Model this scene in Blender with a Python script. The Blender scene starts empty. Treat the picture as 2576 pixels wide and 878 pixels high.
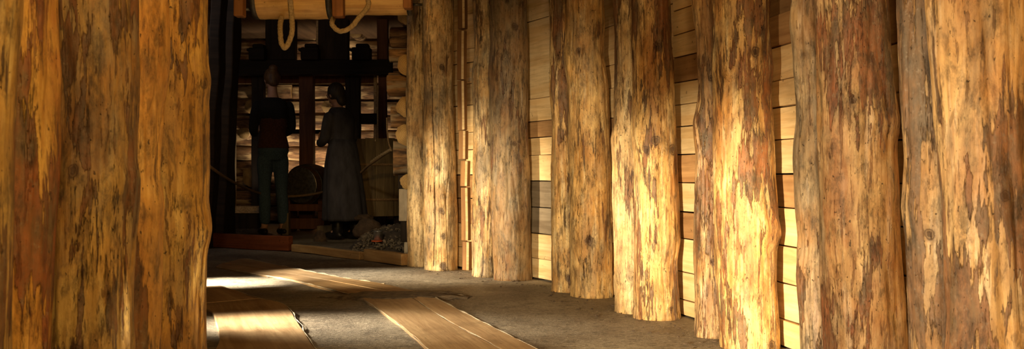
import bpy, bmesh, math, random
from mathutils import Vector, Matrix, noise
random.seed(7)
C = bpy.context.scene
col = C.collection
F = 2400.0; H = 0.65
PI = math.pi
def at(px, py, Y): return Vector(((px-1288)*Y/F, Y, H-(py-439)*Y/F))
def fl(px, py):
    Y = F*H/(py-439); return Vector(((px-1288)*Y/F, Y, 0))

# ------------------------------------------------------------------ materials
def nt(name):
    m = bpy.data.materials.new(name); m.use_nodes = True
    n = m.node_tree; n.nodes.clear()
    o = n.nodes.new('ShaderNodeOutputMaterial'); b = n.nodes.new('ShaderNodeBsdfPrincipled')
    n.links.new(b.outputs[0], o.inputs[0]); return m, n, b
class G:
    def __init__(s, n): s.n = n
    def nd(s, t, **k):
        x = s.n.nodes.new(t)
        for a, v in k.items(): setattr(x, a, v)
        return x
    def lk(s, a, b): s.n.links.new(a, b)
    def coord(s, scale=(1,1,1), rnd=True, seed=0.0):
        tc = s.nd('ShaderNodeTexCoord'); mp = s.nd('ShaderNodeMapping')
        mp.inputs['Scale'].default_value = scale
        add = s.nd('ShaderNodeVectorMath', operation='ADD')
        s.lk(tc.outputs['Object'], add.inputs[0])
        if rnd:
            oi = s.nd('ShaderNodeObjectInfo'); mu = s.nd('ShaderNodeVectorMath', operation='SCALE')
            cx = s.nd('ShaderNodeCombineXYZ')
            for i in range(3): s.lk(oi.outputs['Random'], cx.inputs[i])
            s.lk(cx.outputs[0], mu.inputs[0]); mu.inputs['Scale'].default_value = 37.0
            s.lk(mu.outputs[0], add.inputs[1])
        else: add.inputs[1].default_value = (seed, seed*1.7, seed*0.6)
        s.lk(add.outputs[0], mp.inputs['Vector']); return mp.outputs[0]
    def noise(s, vec, scale, detail=5, rough=.55, dist=0.0):
        x = s.nd('ShaderNodeTexNoise'); x.inputs['Scale'].default_value = scale
        x.inputs['Detail'].default_value = detail; x.inputs['Roughness'].default_value = rough
        x.inputs['Distortion'].default_value = dist; s.lk(vec, x.inputs['Vector']); return x.outputs['Fac']
    def ramp(s, fac, stops):
        r = s.nd('ShaderNodeValToRGB'); e = r.color_ramp.elements
        while len(e) < len(stops): e.new(.5)
        for q, (p, c) in zip(e, stops):
            q.position = p; q.color = (c, c, c, 1) if not isinstance(c, tuple) else (*c, 1)
        s.lk(fac, r.inputs[0]); return r.outputs[0]
    def mix(s, fac, a, b, mode='MIX'):
        x = s.nd('ShaderNodeMix', data_type='RGBA', blend_type=mode)
        for soc, v in ((x.inputs[0], fac), (x.inputs[6], a), (x.inputs[7], b)):
            if hasattr(v, 'is_linked'): s.lk(v, soc)
            elif isinstance(v, tuple): soc.default_value = (*v, 1)
            else: soc.default_value = v
        return x.outputs[2]
    def math(s, op, a, b=0.0, clamp=False):
        x = s.nd('ShaderNodeMath', operation=op, use_clamp=clamp)
        for soc, v in ((x.inputs[0], a), (x.inputs[1], b)):
            if hasattr(v, 'is_linked'): s.lk(v, soc)
            else: soc.default_value = v
        return x.outputs[0]
    def bump(s, b, h, strength=.5, dist=.01):
        x = s.nd('ShaderNodeBump'); x.inputs['Strength'].default_value = strength; x.inputs['Distance'].default_value = dist
        s.lk(h, x.inputs['Height']); s.lk(x.outputs[0], b.inputs['Normal'])

def log_mat(name, seed, wood=((.80,.50,.17),(.62,.34,.09)), bark=(.085,.032,.012), bark2=(.10,.075,.048),
            amount=.5, grey=.3, fine=.5, scale=1.0):
    """peeled log: golden wood, vertical remnants of inner bark, grey weathering, knots (attribute), cracks"""
    m, n, b = nt(name); g = G(n)
    v1 = g.coord((1,1,.20), rnd=False, seed=seed)
    vs = g.coord((1,1,.10), rnd=False, seed=seed+7)
    v2 = g.coord((1,1,.06), rnd=False, seed=seed+3)
    v3 = g.coord((1,1,1), rnd=False, seed=seed+5)
    vh = g.coord((1,1,.45), rnd=False, seed=seed+9)
    big = g.noise(v3, 3.0, 3)
    tone = g.noise(v1, 11*scale, 7, .65, .3)
    base = g.mix(g.ramp(tone, [(.36, 0.), (.60, 1.)]), wood[1], wood[0])
    # pale creamy streaks where the last skin came off
    pl = g.noise(vs, 34, 6, .6)
    base = g.mix(g.ramp(pl, [(.54, 0.), (.62, .55)]), base, (min(wood[0][0]*1.12, .92), min(wood[0][1]*1.28, .78), min(wood[0][2]*1.8, .5)))
    grain = g.noise(v2, 95, 4, .6)
    base = g.mix(g.math('MULTIPLY', g.ramp(grain, [(.42, 0.), (.7, 1.)]), .55), base, (wood[1][0]*.5, wood[1][1]*.4, wood[1][2]*.3))
    # soft brown and grey staining
    so = g.noise(vh, 7, 7, .68, .4)
    base = g.mix(g.math('MULTIPLY', g.ramp(so, [(.43, 0.), (.60, 1.)]), .22+.55*amount), base, (bark[0]*2.6, bark[1]*2.7, bark[2]*2.4))
    st = g.noise(g.coord((1,1,.3), rnd=False, seed=seed+29), 9, 9, .72, .5)
    base = g.mix(g.math('MULTIPLY', g.ramp(st, [(.56-.13*grey, 0.), (.70-.08*grey, 1.)]), min(.85, .25+.75*grey)), base, (.20,.155,.10))
    dk = g.noise(vh, 19, 10, .75, .3)
    base = g.mix(g.math('MULTIPLY', g.ramp(dk, [(.55, 0.), (.66, 1.)]), .40+.4*grey), base, (.06,.038,.02))
    d2 = g.noise(g.coord((1,1,.3), rnd=False, seed=seed+41), 48, 8, .7, .4)
    base = g.mix(g.math('MULTIPLY', g.ramp(d2, [(.57, 0.), (.63, 1.)]), .5), base, (.10,.055,.025))
    hu = g.noise(v3, 5, 4, .6)
    base = g.mix(g.math('MULTIPLY', g.ramp(hu, [(.5, 0.), (.64, 1.)]), .45), base, (1.0,.72,.34), 'MULTIPLY')
    # bark remnant patches: large soft shape with serrated vertical edges
    w1 = g.noise(g.coord((1,1,.24), rnd=False, seed=seed+31), 11*scale, 3, .5, .3)
    w2 = g.noise(vs, 52*scale, 7, .62, .15)
    w4 = g.noise(g.coord((1,1,.5), rnd=False, seed=seed+33), 3.2, 2)
    thr = g.math('ADD', g.math('MULTIPLY', w1, .62), g.math('MULTIPLY', w2, .62))
    thr = g.math('ADD', thr, g.math('MULTIPLY', g.math('SUBTRACT', w4, .5), .55))
    t0 = .80-.23*amount
    pm = g.ramp(thr, [(t0-.006, 0.), (t0+.010, 1.)])
    w3 = g.noise(v1, 40*scale, 8, .7)
    bc = g.mix(g.ramp(w3, [(.38, 0.), (.6, 1.)]), bark, bark2)
    bc = g.mix(g.ramp(g.noise(vh, 14, 6, .7), [(.42, 0.), (.62, .8)]), bc, (bark[0]*2.6, bark[1]*2.4, bark[2]*2.0))
    bc = g.mix(g.ramp(g.noise(v3, 70, 5, .7), [(.56, 0.), (.66, .7)]), bc, (bark2[0]*2.2, bark2[1]*2.2, bark2[2]*2.2))
    edge = g.ramp(thr, [(t0-.02, 0.), (t0+.004, 1.), (t0+.03, 0.)])
    c = g.mix(g.math('MULTIPLY', pm, .86), base, bc)
    c = g.mix(g.math('MULTIPLY', edge, .35), c, (bark[0]*.5, bark[1]*.4, bark[2]*.3))
    # thin dark streaks
    s1 = g.noise(g.coord((1,1,.11), rnd=False, seed=seed+13), 62*scale, 7, .66, .2)
    sm = g.ramp(s1, [(.665-.10*fine, 0.), (.69-.10*fine, 1.)])
    c = g.mix(g.math('MULTIPLY', sm, .62), c, (bark[0]*1.1, bark[1]*1.1, bark[2]))
    # pits
    pits = g.noise(g.coord((1,1,.55), rnd=False, seed=seed+17), 110, 3)
    pt = g.ramp(pits, [(.68, 0.), (.71, 1.)])
    c = g.mix(g.math('MULTIPLY', pt, .8), c, (.03,.018,.01))
    # drying cracks
    cr = g.noise(g.coord((1,1,.05), rnd=False, seed=seed+21), 15, 6, .6)
    crk = g.ramp(g.math('ABSOLUTE', g.math('SUBTRACT', cr, .5)), [(.0, 1.), (.0045, 0.)])
    crm = g.math('MULTIPLY', crk, g.ramp(g.noise(g.coord((1,1,.6), rnd=False, seed=seed+23), 7, 3), [(.52, 0.), (.57, 1.)]))
    c = g.mix(g.math('MULTIPLY', crm, .8), c, (.02,.012,.006))
    ov = g.noise(g.coord((1,1,.38), rnd=False, seed=seed+51), 24, 11, .78, .3)
    c = g.mix(1.0, c, g.ramp(ov, [(.36, .34), (.50, .92), (.60, 1.)]), 'MULTIPLY')
    ol = g.noise(g.coord((1,1,.9), rnd=False, seed=seed+53), 11, 6, .65, .6)
    c = g.mix(g.math('MULTIPLY', g.ramp(ol, [(.54, 0.), (.68, 1.)]), .55), c, (.55,.50,.46), 'MULTIPLY')
    # knots: dark ring, orange heart
    at_ = g.nd('ShaderNodeAttribute'); at_.attribute_name = 'knot'
    ka = g.math('ADD', at_.outputs['Fac'], g.math('MULTIPLY', g.math('SUBTRACT', g.noise(v3, 60, 4), .5), .5))
    kn = g.ramp(ka, [(.08, 0.), (.40, .35), (.52, .92), (.62, .55), (.72, .9), (1., .8)])
    kn = g.math('MULTIPLY', kn, g.ramp(at_.outputs['Fac'], [(.0, 0.), (.12, 1.)]))
    c = g.mix(kn, c, (.05,.022,.010))
    g.lk(c, b.inputs['Base Color'])
    b.inputs['Roughness'].default_value = .5
    b.inputs['Specular IOR Level'].default_value = .35
    h = g.math('ADD', g.math('MULTIPLY', pm, .6), g.math('MULTIPLY', sm, .2))
    h = g.math('ADD', h, g.math('MULTIPLY', w2, .6)); h = g.math('ADD', h, g.math('MULTIPLY', grain, .2)); h = g.math('ADD', h, g.math('MULTIPLY', dk, .8))
    h = g.math('SUBTRACT', h, g.math('MULTIPLY', crm, 1.2)); h = g.math('SUBTRACT', h, g.math('MULTIPLY', pt, .4))
    g.bump(b, h, .8, .006)
    return m

def board_mat(name, c1, c2, axis=0, rough=.65, dirt=.3, var=.35):
    m, n, b = nt(name); g = G(n)
    sc = [1,1,1]; sc[axis] = .07
    v = g.coord(tuple(sc)); v3 = g.coord((1,1,1))
    a = g.noise(v, 60, 5, .6, .5); w = g.noise(v, 14, 3, .5, 1.2)
    c = g.mix(g.ramp(w, [(.35, 0.), (.65, 1.)]), c1, c2)
    c = g.mix(g.math('MULTIPLY', g.ramp(a, [(.45, 0.), (.7, 1.)]), .4), c, (c2[0]*.5, c2[1]*.45, c2[2]*.4))
    d = g.noise(v3, 6, 6, .65)
    c = g.mix(g.math('MULTIPLY', g.ramp(d, [(.48, 0.), (.72, 1.)]), dirt), c, (c2[0]*.3, c2[1]*.28, c2[2]*.25))
    sp = g.noise(v3, 45, 2); c = g.mix(g.math('MULTIPLY', g.ramp(sp, [(.70, 0.), (.74, 1.)]), .6), c, (.03,.02,.012))
    oi = g.nd('ShaderNodeObjectInfo')
    k = g.math('ADD', g.math('MULTIPLY', oi.outputs['Random'], var), 1-var*.6)
    cx = g.nd('ShaderNodeCombineXYZ')
    for i in range(3): g.lk(k, cx.inputs[i])
    c = g.mix(1.0, c, cx.outputs[0], 'MULTIPLY')
    g.lk(c, b.inputs['Base Color']); b.inputs['Roughness'].default_value = rough
    b.inputs['Specular IOR Level'].default_value = .3
    g.bump(b, g.math('ADD', a, g.math('MULTIPLY', d, .4)), .35, .004)
    return m

def bark_mat(name, c1=(.16,.085,.04), c2=(.05,.025,.012), c3=(.5,.36,.2), axis=0):
    m, n, b = nt(name); g = G(n)
    sc = [1,1,1]; sc[axis] = .22
    v = g.coord(tuple(sc))
    a = g.noise(v, 26, 8, .65, .4); w = g.noise(v, 9, 4)
    c = g.mix(g.ramp(a, [(.38, 0.), (.6, 1.)]), c2, c1)
    c = g.mix(g.ramp(w, [(.5, 0.), (.58, .9)]), c, c3)
    g.lk(c, b.inputs['Base Color']); b.inputs['Roughness'].default_value = .8
    g.bump(b, g.math('ADD', a, w), 1.0, .015)
    return m

def endgrain_mat(name, c1=(.62,.40,.15), c2=(.36,.19,.06)):
    m, n, b = nt(name); g = G(n)
    tc = g.nd('ShaderNodeTexCoord'); 
    w = g.nd('ShaderNodeTexWave', wave_type='RINGS', rings_direction='Y'); w.inputs['Scale'].default_value = 26
    w.inputs['Distortion'].default_value = 1.5; w.inputs['Detail'].default_value = 3
    g.lk(tc.outputs['Object'], w.inputs['Vector'])
    no = g.noise(g.coord(), 12, 5)
    c = g.mix(g.math('MULTIPLY', w.outputs['Fac'], .5), c1, c2)
    c = g.mix(g.ramp(no, [(.45, 0.), (.7, .6)]), c, (c2[0]*.5, c2[1]*.5, c2[2]*.5))
    g.lk(c, b.inputs['Base Color']); b.inputs['Roughness'].default_value = .75
    g.bump(b, no, .4, .004)
    return m

def plain_mat(name, c1, c2=None, scale=20, rough=.7, metal=0., bump=.3, stretch=(1,1,1), bd=.004):
    m, n, b = nt(name); g = G(n)
    c2 = c2 or tuple(x*.5 for x in c1)
    v = g.coord(stretch); a = g.noise(v, scale, 6, .6)
    g.lk(g.mix(g.ramp(a, [(.35, 0.), (.65, 1.)]), c2, c1), b.inputs['Base Color'])
    b.inputs['Roughness'].default_value = rough; b.inputs['Metallic'].default_value = metal
    g.bump(b, a, bump, bd); return m

def floor_mat():
    m, n, b = nt('packed earth and concrete'); g = G(n)
    v = g.coord(rnd=False); a = g.noise(v, 1.6, 6, .6); f = g.noise(v, 60, 5, .7); md = g.noise(v, 9, 6, .65)
    fine = g.noise(v, 260, 3, .6)
    c = g.mix(g.ramp(a, [(.38, 0.), (.62, 1.)]), (.13,.10,.072), (.30,.25,.18))
    c = g.mix(g.math('MULTIPLY', g.ramp(md, [(.5, 0.), (.66, 1.)]), .6), c, (.06,.045,.032))
    c = g.mix(g.math('MULTIPLY', g.ramp(f, [(.5, 0.), (.72, 1.)]), .55), c, (.42,.36,.27))
    spk = g.noise(v, 34, 6, .75)
    c = g.mix(g.math('MULTIPLY', g.ramp(spk, [(.52, 0.), (.62, 1.)]), .65), c, (.05,.037,.026))
    spl = g.noise(g.coord(rnd=False, seed=4), 75, 3, .6)
    c = g.mix(g.math('MULTIPLY', g.ramp(spl, [(.62, 0.), (.70, 1.)]), .7), c, (.55,.48,.36))
    c = g.mix(g.math('MULTIPLY', g.ramp(fine, [(.58, 0.), (.66, 1.)]), .5), c, (.04,.03,.022))
    # pale scratches / dried mineral lines
    l = g.noise(g.coord((.25,1,1), rnd=False, seed=2), 2.6, 5, .55)
    ln = g.ramp(g.math('ABSOLUTE', g.math('SUBTRACT', l, .5)), [(0., 1.), (.004, 0.)])
    c = g.mix(g.math('MULTIPLY', ln, .5), c, (.5,.42,.3))
    g.lk(c, b.inputs['Base Color'])
    g.lk(g.ramp(a, [(.35, .45), (.65, .8)]), b.inputs['Roughness'])
    h = g.math('ADD', g.math('MULTIPLY', md, .8), g.math('MULTIPLY', f, .5)); h = g.math('ADD', h, g.math('MULTIPLY', fine, .25))
    g.bump(b, h, .9, .012); return m

M = {}
M['floor'] = floor_mat()
M['board'] = board_mat('sawn pale board', (.84,.64,.36), (.70,.47,.22), 0, dirt=.2)
M['board_dark'] = board_mat('sawn brown board', (.46,.27,.12), (.32,.17,.07), 0)
M['slab'] = board_mat('brown slab', (.30,.15,.05), (.2,.09,.03), 2)
M['board_grey'] = board_mat('grey weathered board', (.30,.24,.17), (.2,.15,.1), 0)
M['walk'] = board_mat('worn floor plank', (.50,.34,.185), (.36,.225,.115), 0, .5, .45, .15)
M['thresh'] = board_mat('threshold timber', (.66,.42,.19), (.46,.26,.10), 0)
M['red'] = board_mat('red stained timber', (.30,.085,.026), (.18,.045,.014), 0)
M['hanger'] = board_mat('orange brown timber', (.34,.145,.045), (.22,.08,.022), 2)
M['drum'] = board_mat('pale turned log', (.72,.46,.17), (.55,.31,.10), 0, .5, .35, .15)
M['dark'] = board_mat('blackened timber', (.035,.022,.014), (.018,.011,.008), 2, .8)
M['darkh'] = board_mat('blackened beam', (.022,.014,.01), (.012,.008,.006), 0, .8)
M['redbrown'] = board_mat('red brown timber', (.17,.065,.028), (.10,.035,.015), 2)
M['paleedge'] = plain_mat('speckled pale board', (.62,.45,.26), (.35,.24,.13), 60)  # pale wood; also stands in for light on timber edges
M['bark'] = bark_mat('log bark lengthwise', (.26,.135,.055), (.07,.033,.014), (.55,.38,.19))
M['bark_crib'] = bark_mat('crib log bark', (.34,.18,.07), (.06,.03,.014), (.32,.25,.16))
M['end'] = endgrain_mat('log end grain')
M['greyface'] = plain_mat('grey sawn face', (.62,.52,.38), (.34,.27,.19), 18, stretch=(1,1,.3))
M['iron'] = plain_mat('dark iron', (.11,.10,.085), (.05,.045,.04), 30, .5, .7)
M['brightiron'] = plain_mat('worn hoop iron', (.42,.38,.32), (.2,.18,.15), 30, .35, .9)
M['rope'] = plain_mat('hemp rope', (.46,.34,.18), (.26,.18,.09), 90, .9, stretch=(1,1,1), bump=.6)
M['rope_dark'] = plain_mat('dull hemp rope', (.34,.22,.11), (.18,.11,.05), 90, .9)
M['stave'] = plain_mat('old stave wood', (.22,.16,.075), (.10,.068,.034), 22, .75, stretch=(1,1,.12), bump=.5)
M['barrel'] = plain_mat('dark barrel wood', (.11,.055,.026), (.05,.025,.013), 22, .6, stretch=(1,.15,1))
M['rock'] = plain_mat('grey brown stone', (.11,.07,.042), (.045,.028,.018), 12, .9, bump=.8, bd=.02)
M['chip'] = plain_mat('pale rubble', (.24,.19,.13), (.06,.045,.03), 30, .9, bump=.8, bd=.01)
M['dirt'] = plain_mat('dark earth', (.075,.055,.038), (.03,.022,.016), 8, .95, bump=.8, bd=.02)
M['dirt2'] = plain_mat('trodden earth', (.22,.165,.11), (.07,.052,.035), 25, .9, bump=.9, bd=.01)
M['shell'] = plain_mat('dark timber lining', (.10,.055,.028), (.045,.025,.014), 10, .9, stretch=(1,1,.2))
M['ceil'] = plain_mat('brown ceiling timber', (.26,.15,.07), (.14,.075,.035), 10, .9, stretch=(1,.1,1))
M['skin'] = plain_mat('skin', (.62,.36,.25), (.52,.28,.19), 15, .5, bump=.05)
M['hair'] = plain_mat('light brown hair', (.17,.085,.03), (.07,.035,.014), 60, .6, stretch=(1,1,.15))
M['hair2'] = plain_mat('dark hair', (.06,.045,.025), (.03,.02,.012), 60, .6, stretch=(1,1,.15))
M['blacktop'] = plain_mat('black knit', (.012,.010,.010), (.007,.006,.006), 60, .95)
M['maroon'] = plain_mat('maroon brown cloth', (.085,.032,.020), (.05,.018,.012), 50, .95)
M['jeans'] = plain_mat('blue denim', (.065,.115,.17), (.035,.065,.105), 80, .9)
M['coat'] = plain_mat('dark slate cloth', (.060,.058,.072), (.032,.030,.038), 20, .9, stretch=(1,1,.3))
M['shoe'] = plain_mat('black leather', (.02,.017,.015), None, 20, .45)
M['cup'] = plain_mat('grey tin', (.62,.62,.60), (.25,.25,.24), 30, .35, .85, bump=.1)
M['orange'] = plain_mat('orange red plastic', (.75,.13,.03), (.55,.09,.02), 20, .5, bump=.05)
M['phone'] = plain_mat('black plastic', (.02,.02,.02), None, 20, .3)

# ------------------------------------------------------------------ object helpers
def link(name, me, mat, parent=None, loc=None, rot=None):
    o = bpy.data.objects.new(name, me); col.objects.link(o)
    if mat is not None:
        for x in (mat if isinstance(mat, (list, tuple)) else [mat]): me.materials.append(x)
    if loc is not None: o.location = loc
    if rot is not None: o.rotation_euler = rot
    if parent: o.parent = parent
    return o
def tag(o, label, cat, group=None, kind=None):
    o['label'] = label; o['category'] = cat
    if group: o['group'] = group
    if kind: o['kind'] = kind
    return o
def struct(o): o['kind'] = 'structure'; return o
def empty(name, loc, rz=0):
    o = bpy.data.objects.new(name, None); col.objects.link(o); o.location = loc; o.rotation_euler = (0,0,rz)
    o.empty_display_size = .1; return o
def finish(bm, name, smooth=True):
    me = bpy.data.meshes.new(name); bm.normal_update(); bm.to_mesh(me); bm.free()
    if smooth:
        for p in me.polygons: p.use_smooth = True
    return me
def box(sx, sy, sz, bev=.004, cuts=0, wob=0., seed=0, off=(0,0,0), name='box'):
    bm = bmesh.new(); bmesh.ops.create_cube(bm, size=1)
    for v in bm.verts: v.co = Vector((v.co.x*sx, v.co.y*sy, v.co.z*sz))
    if cuts:
        ax = max(range(3), key=lambda i: (sx,sy,sz)[i])
        es = [e for e in bm.edges if abs((e.verts[0].co-e.verts[1].co)[ax]) > 1e-5]
        bmesh.ops.subdivide_edges(bm, edges=es, cuts=cuts, use_grid_fill=True)
    if bev: bmesh.ops.bevel(bm, geom=[e for e in bm.edges if len(e.link_faces) == 2 and e.calc_face_angle(0) > .5], offset=bev, segments=2, affect='EDGES', profile=.5)
    for v in bm.verts:
        if wob:
            n = noise.noise_vector(v.co*3+Vector((seed*7.1, seed, 3))) * wob; v.co += n
        v.co += Vector(off)
    return finish(bm, name, False)
def bridge_box(name, a, b, w, h, mat, parent=None, **k):
    """squared timber from point a to b; w = horizontal thickness, h = the other"""
    a = Vector(a); b = Vector(b); d = b-a; L = d.length
    me = box(L, w, h, **k)
    o = link(name, me, mat, parent)
    o.location = (a+b)/2; o.rotation_mode = 'QUATERNION'
    q = d.to_track_quat('X', 'Z'); o.rotation_quaternion = q
    return o
def tube(pts, r, seg=10, twist=0., lump=0.):
    """swept tube along points; r number or list. lump makes a stranded rope"""
    P = [Vector(p) for p in pts]
    bm = bmesh.new(); rings = []
    up = Vector((0,0,1)); ang = 0
    for i, p in enumerate(P):
        t = (P[min(i+1, len(P)-1)]-P[max(i-1, 0)]).normalized()
        if abs(t.dot(up)) > .95: ref = Vector((1,0,0))
        else: ref = up
        if i == 0: n = t.cross(ref).normalized()
        else: n = (n - t*n.dot(t)).normalized()
        bn = t.cross(n); rr = r[i] if isinstance(r, (list, tuple)) else r
        if i: ang += twist*(P[i]-P[i-1]).length
        ring = []
        for k in range(seg):
            a = 2*PI*k/seg
            q = rr*(1+lump*abs(math.cos(1.5*(a+ang)))-lump*.5)
            ring.append(bm.verts.new(p+(n*math.cos(a)+bn*math.sin(a))*q))
        rings.append(ring)
    for A, B in zip(rings, rings[1:]):
        for k in range(seg): bm.faces.new((A[k], A[(k+1)%seg], B[(k+1)%seg], B[k]))
    bm.faces.new(rings[0][::-1]); bm.faces.new(rings[-1]); bmesh.ops.recalc_face_normals(bm, faces=bm.faces)
    return finish(bm, 'tube')
def smoothpts(pts, n=8):
    P = [Vector(p) for p in pts]; out = []
    for i in range(len(P)-1):
        a, b, c, d = P[max(i-1,0)], P[i], P[i+1], P[min(i+2, len(P)-1)]
        for k in range(n):
            t = k/n
            out.append(.5*((2*b)+(c-a)*t+(2*a-5*b+4*c-d)*t*t+(3*b-3*c+d-a)*t**3))
    out.append(P[-1]); return out
def lathe(prof, seg=32, axis='Z', name='lathe', flute=0):
    bm = bmesh.new(); rings = []
    for r, z in prof:
        rings.append([bm.verts.new((max(r,1e-4)*math.cos(2*PI*k/seg), max(r,1e-4)*math.sin(2*PI*k/seg), z)) for k in range(seg)])
    for A, B in zip(rings, rings[1:]):
        for k in range(seg): bm.faces.new((A[k], A[(k+1)%seg], B[(k+1)%seg], B[k]))
    bm.faces.new(rings[0][::-1]); bm.faces.new(rings[-1])
    bmesh.ops.recalc_face_normals(bm, faces=bm.faces)
    if axis == 'Y':
        for v in bm.verts: v.co = Vector((v.co.x, -v.co.z, v.co.y))
    if axis == 'X':
        for v in bm.verts: v.co = Vector((v.co.z, v.co.x, v.co.y))
    return finish(bm, name)

def interp(rows, y):
    if y <= rows[0][0]: return rows[0][1:]
    if y >= rows[-1][0]: return rows[-1][1:]
    for a, b in zip(rows, rows[1:]):
        if a[0] <= y <= b[0]:
            t = (y-a[0])/(b[0]-a[0]); t = t*t*(3-2*t)*.5+t*.5
            return tuple(p+(q-p)*t for p, q in zip(a[1:], b[1:]))

def post(Y, rows, mat, label, seed, knots=(), ztop=2.42, group=None, res=(100, 230), rough=1.25, crack=None):
    """peeled log post; rows = (height line, left side, right side) as the outline runs downwards.
    knots = (angle deg, z, size, protrusion); angle 0 faces the tunnel entrance"""
    nseg, nz = res; s = Y/F
    zs = [ztop*i/nz for i in range(nz+1)]
    cen = []
    for z in zs:
        py = 439-(z-H)/s
        l, r = interp(rows, py); cen.append((((l+r)/2-1288)*s, (r-l)/2*s))
    base = Vector((cen[0][0], Y, 0))
    bm = bmesh.new(); lay = bm.verts.layers.float.new('knot'); rings = []
    off = Vector((seed*3.17, seed*1.3, seed*.77))
    lob = [(random.Random(seed*10+i).uniform(0, 2*PI)) for i in range(6)]
    for i, z in enumerate(zs):
        cx, r = cen[i]; ring = []
        yy = .012*math.sin(z*2.1+lob[0])+.008*math.sin(z*4.3+lob[1])
        for k in range(nseg):
            a = 2*PI*k/nseg
            d = Vector((math.sin(a), -math.cos(a), 0))
            f = 1+.025*math.sin(2*a+lob[2]+z*.6)+.02*math.sin(3*a+lob[3]-z*.8)
            q = Vector((d.x*.11, d.y*.11, z))
            n1 = noise.noise(Vector((q.x*9, q.y*9, z*2.4))+off)
            n2 = noise.noise(Vector((q.x*30, q.y*30, z*5))+off)
            n3 = noise.noise(Vector((q.x*80, q.y*80, z*14))+off)
            # sharp ridges where strips were peeled
            n4 = abs(noise.noise(Vector((q.x*22, q.y*22, z*1.6))+off*2))
            rr = r*f+rough*(.007*n1+.004*n2+.0015*n3-.004*max(0, .12-n4)/.12)
            kn = 0.
            for ka, kz, ks, kp in knots:
                da = (a-math.radians(ka)+PI) % (2*PI)-PI
                dd = math.hypot(da*r, (z-kz)*.85)*(1+.45*noise.noise(Vector((da*r*38, (z-kz)*38, seed))))+.003*n2
                u = dd/ks
                rr += kp*math.exp(-u*u*1.3)-(kp*.55+.003)*math.exp(-(u*2.6)**2)
                kn = max(kn, max(0., 1-u*1.05))
            if crack and crack[1] < z < crack[2]:
                ca = math.radians(crack[0]+7*math.sin(z*2.3)+3*noise.noise(Vector((z*5, seed, 0))))
                dc = abs((a-ca+PI) % (2*PI)-PI)*r
                if dc < .0045: rr -= .010*(1-dc/.0045); kn = max(kn, .52)
            if z < .05: rr += .004*(.05-z)/.05*(1+n1)
            v = bm.verts.new((cx-base.x+d.x*rr, yy+d.y*rr, z+(.012*n1+.004*n2 if i == 0 else 0)-(.012 if i == 0 else 0)))
            v[lay] = kn; ring.append(v)
        rings.append(ring)
    for A, B in zip(rings, rings[1:]):
        for k in range(nseg): bm.faces.new((A[k], A[(k+1)%nseg], B[(k+1)%nseg], B[k]))
    bm.faces.new(rings[0][::-1]); bm.faces.new(rings[-1])
    me = finish(bm, 'log_post')
    o = link('log_post', me, mat, None, base)
    tag(o, label, 'log post', group); return o

# ------------------------------------------------------------------ right hand posts
W_gold = ((.86,.60,.26),(.60,.34,.11)); W_pale = ((.88,.66,.36),(.62,.41,.18)); W_brown = ((.68,.47,.24),(.38,.23,.10)); W_grey = ((.56,.42,.25),(.30,.20,.11))
K = math.radians
post(6.83, [(0,1025,1080),(110,1024,1082),(300,1022,1082),(440,1028,1086),(560,1023,1086),(672,1027,1088)],
     log_mat('pale yellow log', 1, W_pale, amount=.18, grey=0.55, fine=.35), 'slim pale yellow log post, furthest of the right wall, beside the log crib', 1)
post(6.58, [(0,1063,1140),(110,1062,1142),(220,1066,1140),(330,1065,1143),(440,1067,1147),(550,1068,1152),(680,1068,1150)],
     log_mat('tan log split', 2, W_pale, amount=.28, grey=0.85, fine=.4), 'tan log post with a long drying crack and splintered knots near its foot', 2,
     knots=((5,.40,.035,.004),(10,.23,.03,.006),(12,.03,.04,-.004),(15,1.38,.03,.003)), res=(240, 230), crack=(-24,.03,1.6))
post(6.17, [(0,1189,1250),(140,1192,1252),(180,1188,1252),(330,1190,1256),(440,1190,1260),(560,1187,1262),(697,1187,1264)],
     log_mat('grey gold log', 3, W_pale, amount=.38, grey=0.95, fine=.3), 'slim mottled tan log post touching the left side of a dull grey-brown one', 3)
post(5.96, [(0,1234,1325),(100,1234,1326),(170,1231,1328),(330,1236,1328),(440,1237,1332),(560,1240,1336),(706,1243,1338)],
     log_mat('dull grey brown log', 4, ((.42,.29,.15),(.25,.16,.08)), amount=.36, grey=.9, fine=.5, bark2=(.13,.10,.07)), 'thick dull grey-brown log post with a dark knot near the top', 4,
     knots=((20,1.56,.035,.005),(15,.84,.022,.004)))
post(5.33, [(0,1378,1440),(100,1381,1444),(220,1381,1446),(330,1386,1450),(560,1385,1458),(640,1386,1462),(742,1391,1466)],
     log_mat('knobbly gold log', 5, W_gold, amount=.5, grey=0.55, fine=.6), 'slim golden log post with a dark hollow groove low down', 5,
     knots=((40,.42,.06,-.012),(30,.22,.05,-.008),(0,.08,.03,-.004)))
post(5.13, [(0,1423,1517),(60,1424,1520),(140,1419,1520),(165,1421,1524),(220,1428,1530),(330,1430,1534),(440,1434,1537),(560,1432,1538),(660,1436,1540),(752,1437,1541)],
     log_mat('bright gold log', 6, W_gold, amount=.40, grey=0.45, fine=.5), 'thick golden log post with a small reddish knot high up and orange side', 6,
     knots=((-22,1.30,.022,.004),(30,.88,.018,.002),(-10,.30,.04,.007)))
post(4.54, [(0,1541,1612),(100,1545,1616),(200,1548,1616),(300,1545,1616),(350,1538,1616),(400,1541,1620),(600,1544,1622),(795,1547,1624)],
     log_mat('pale slim log', 7, W_pale, amount=.40, grey=0.3, fine=.5), 'slim pale log post, brightest of all, with a bulge halfway up', 7)  # pale wood with some bark remnants
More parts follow.
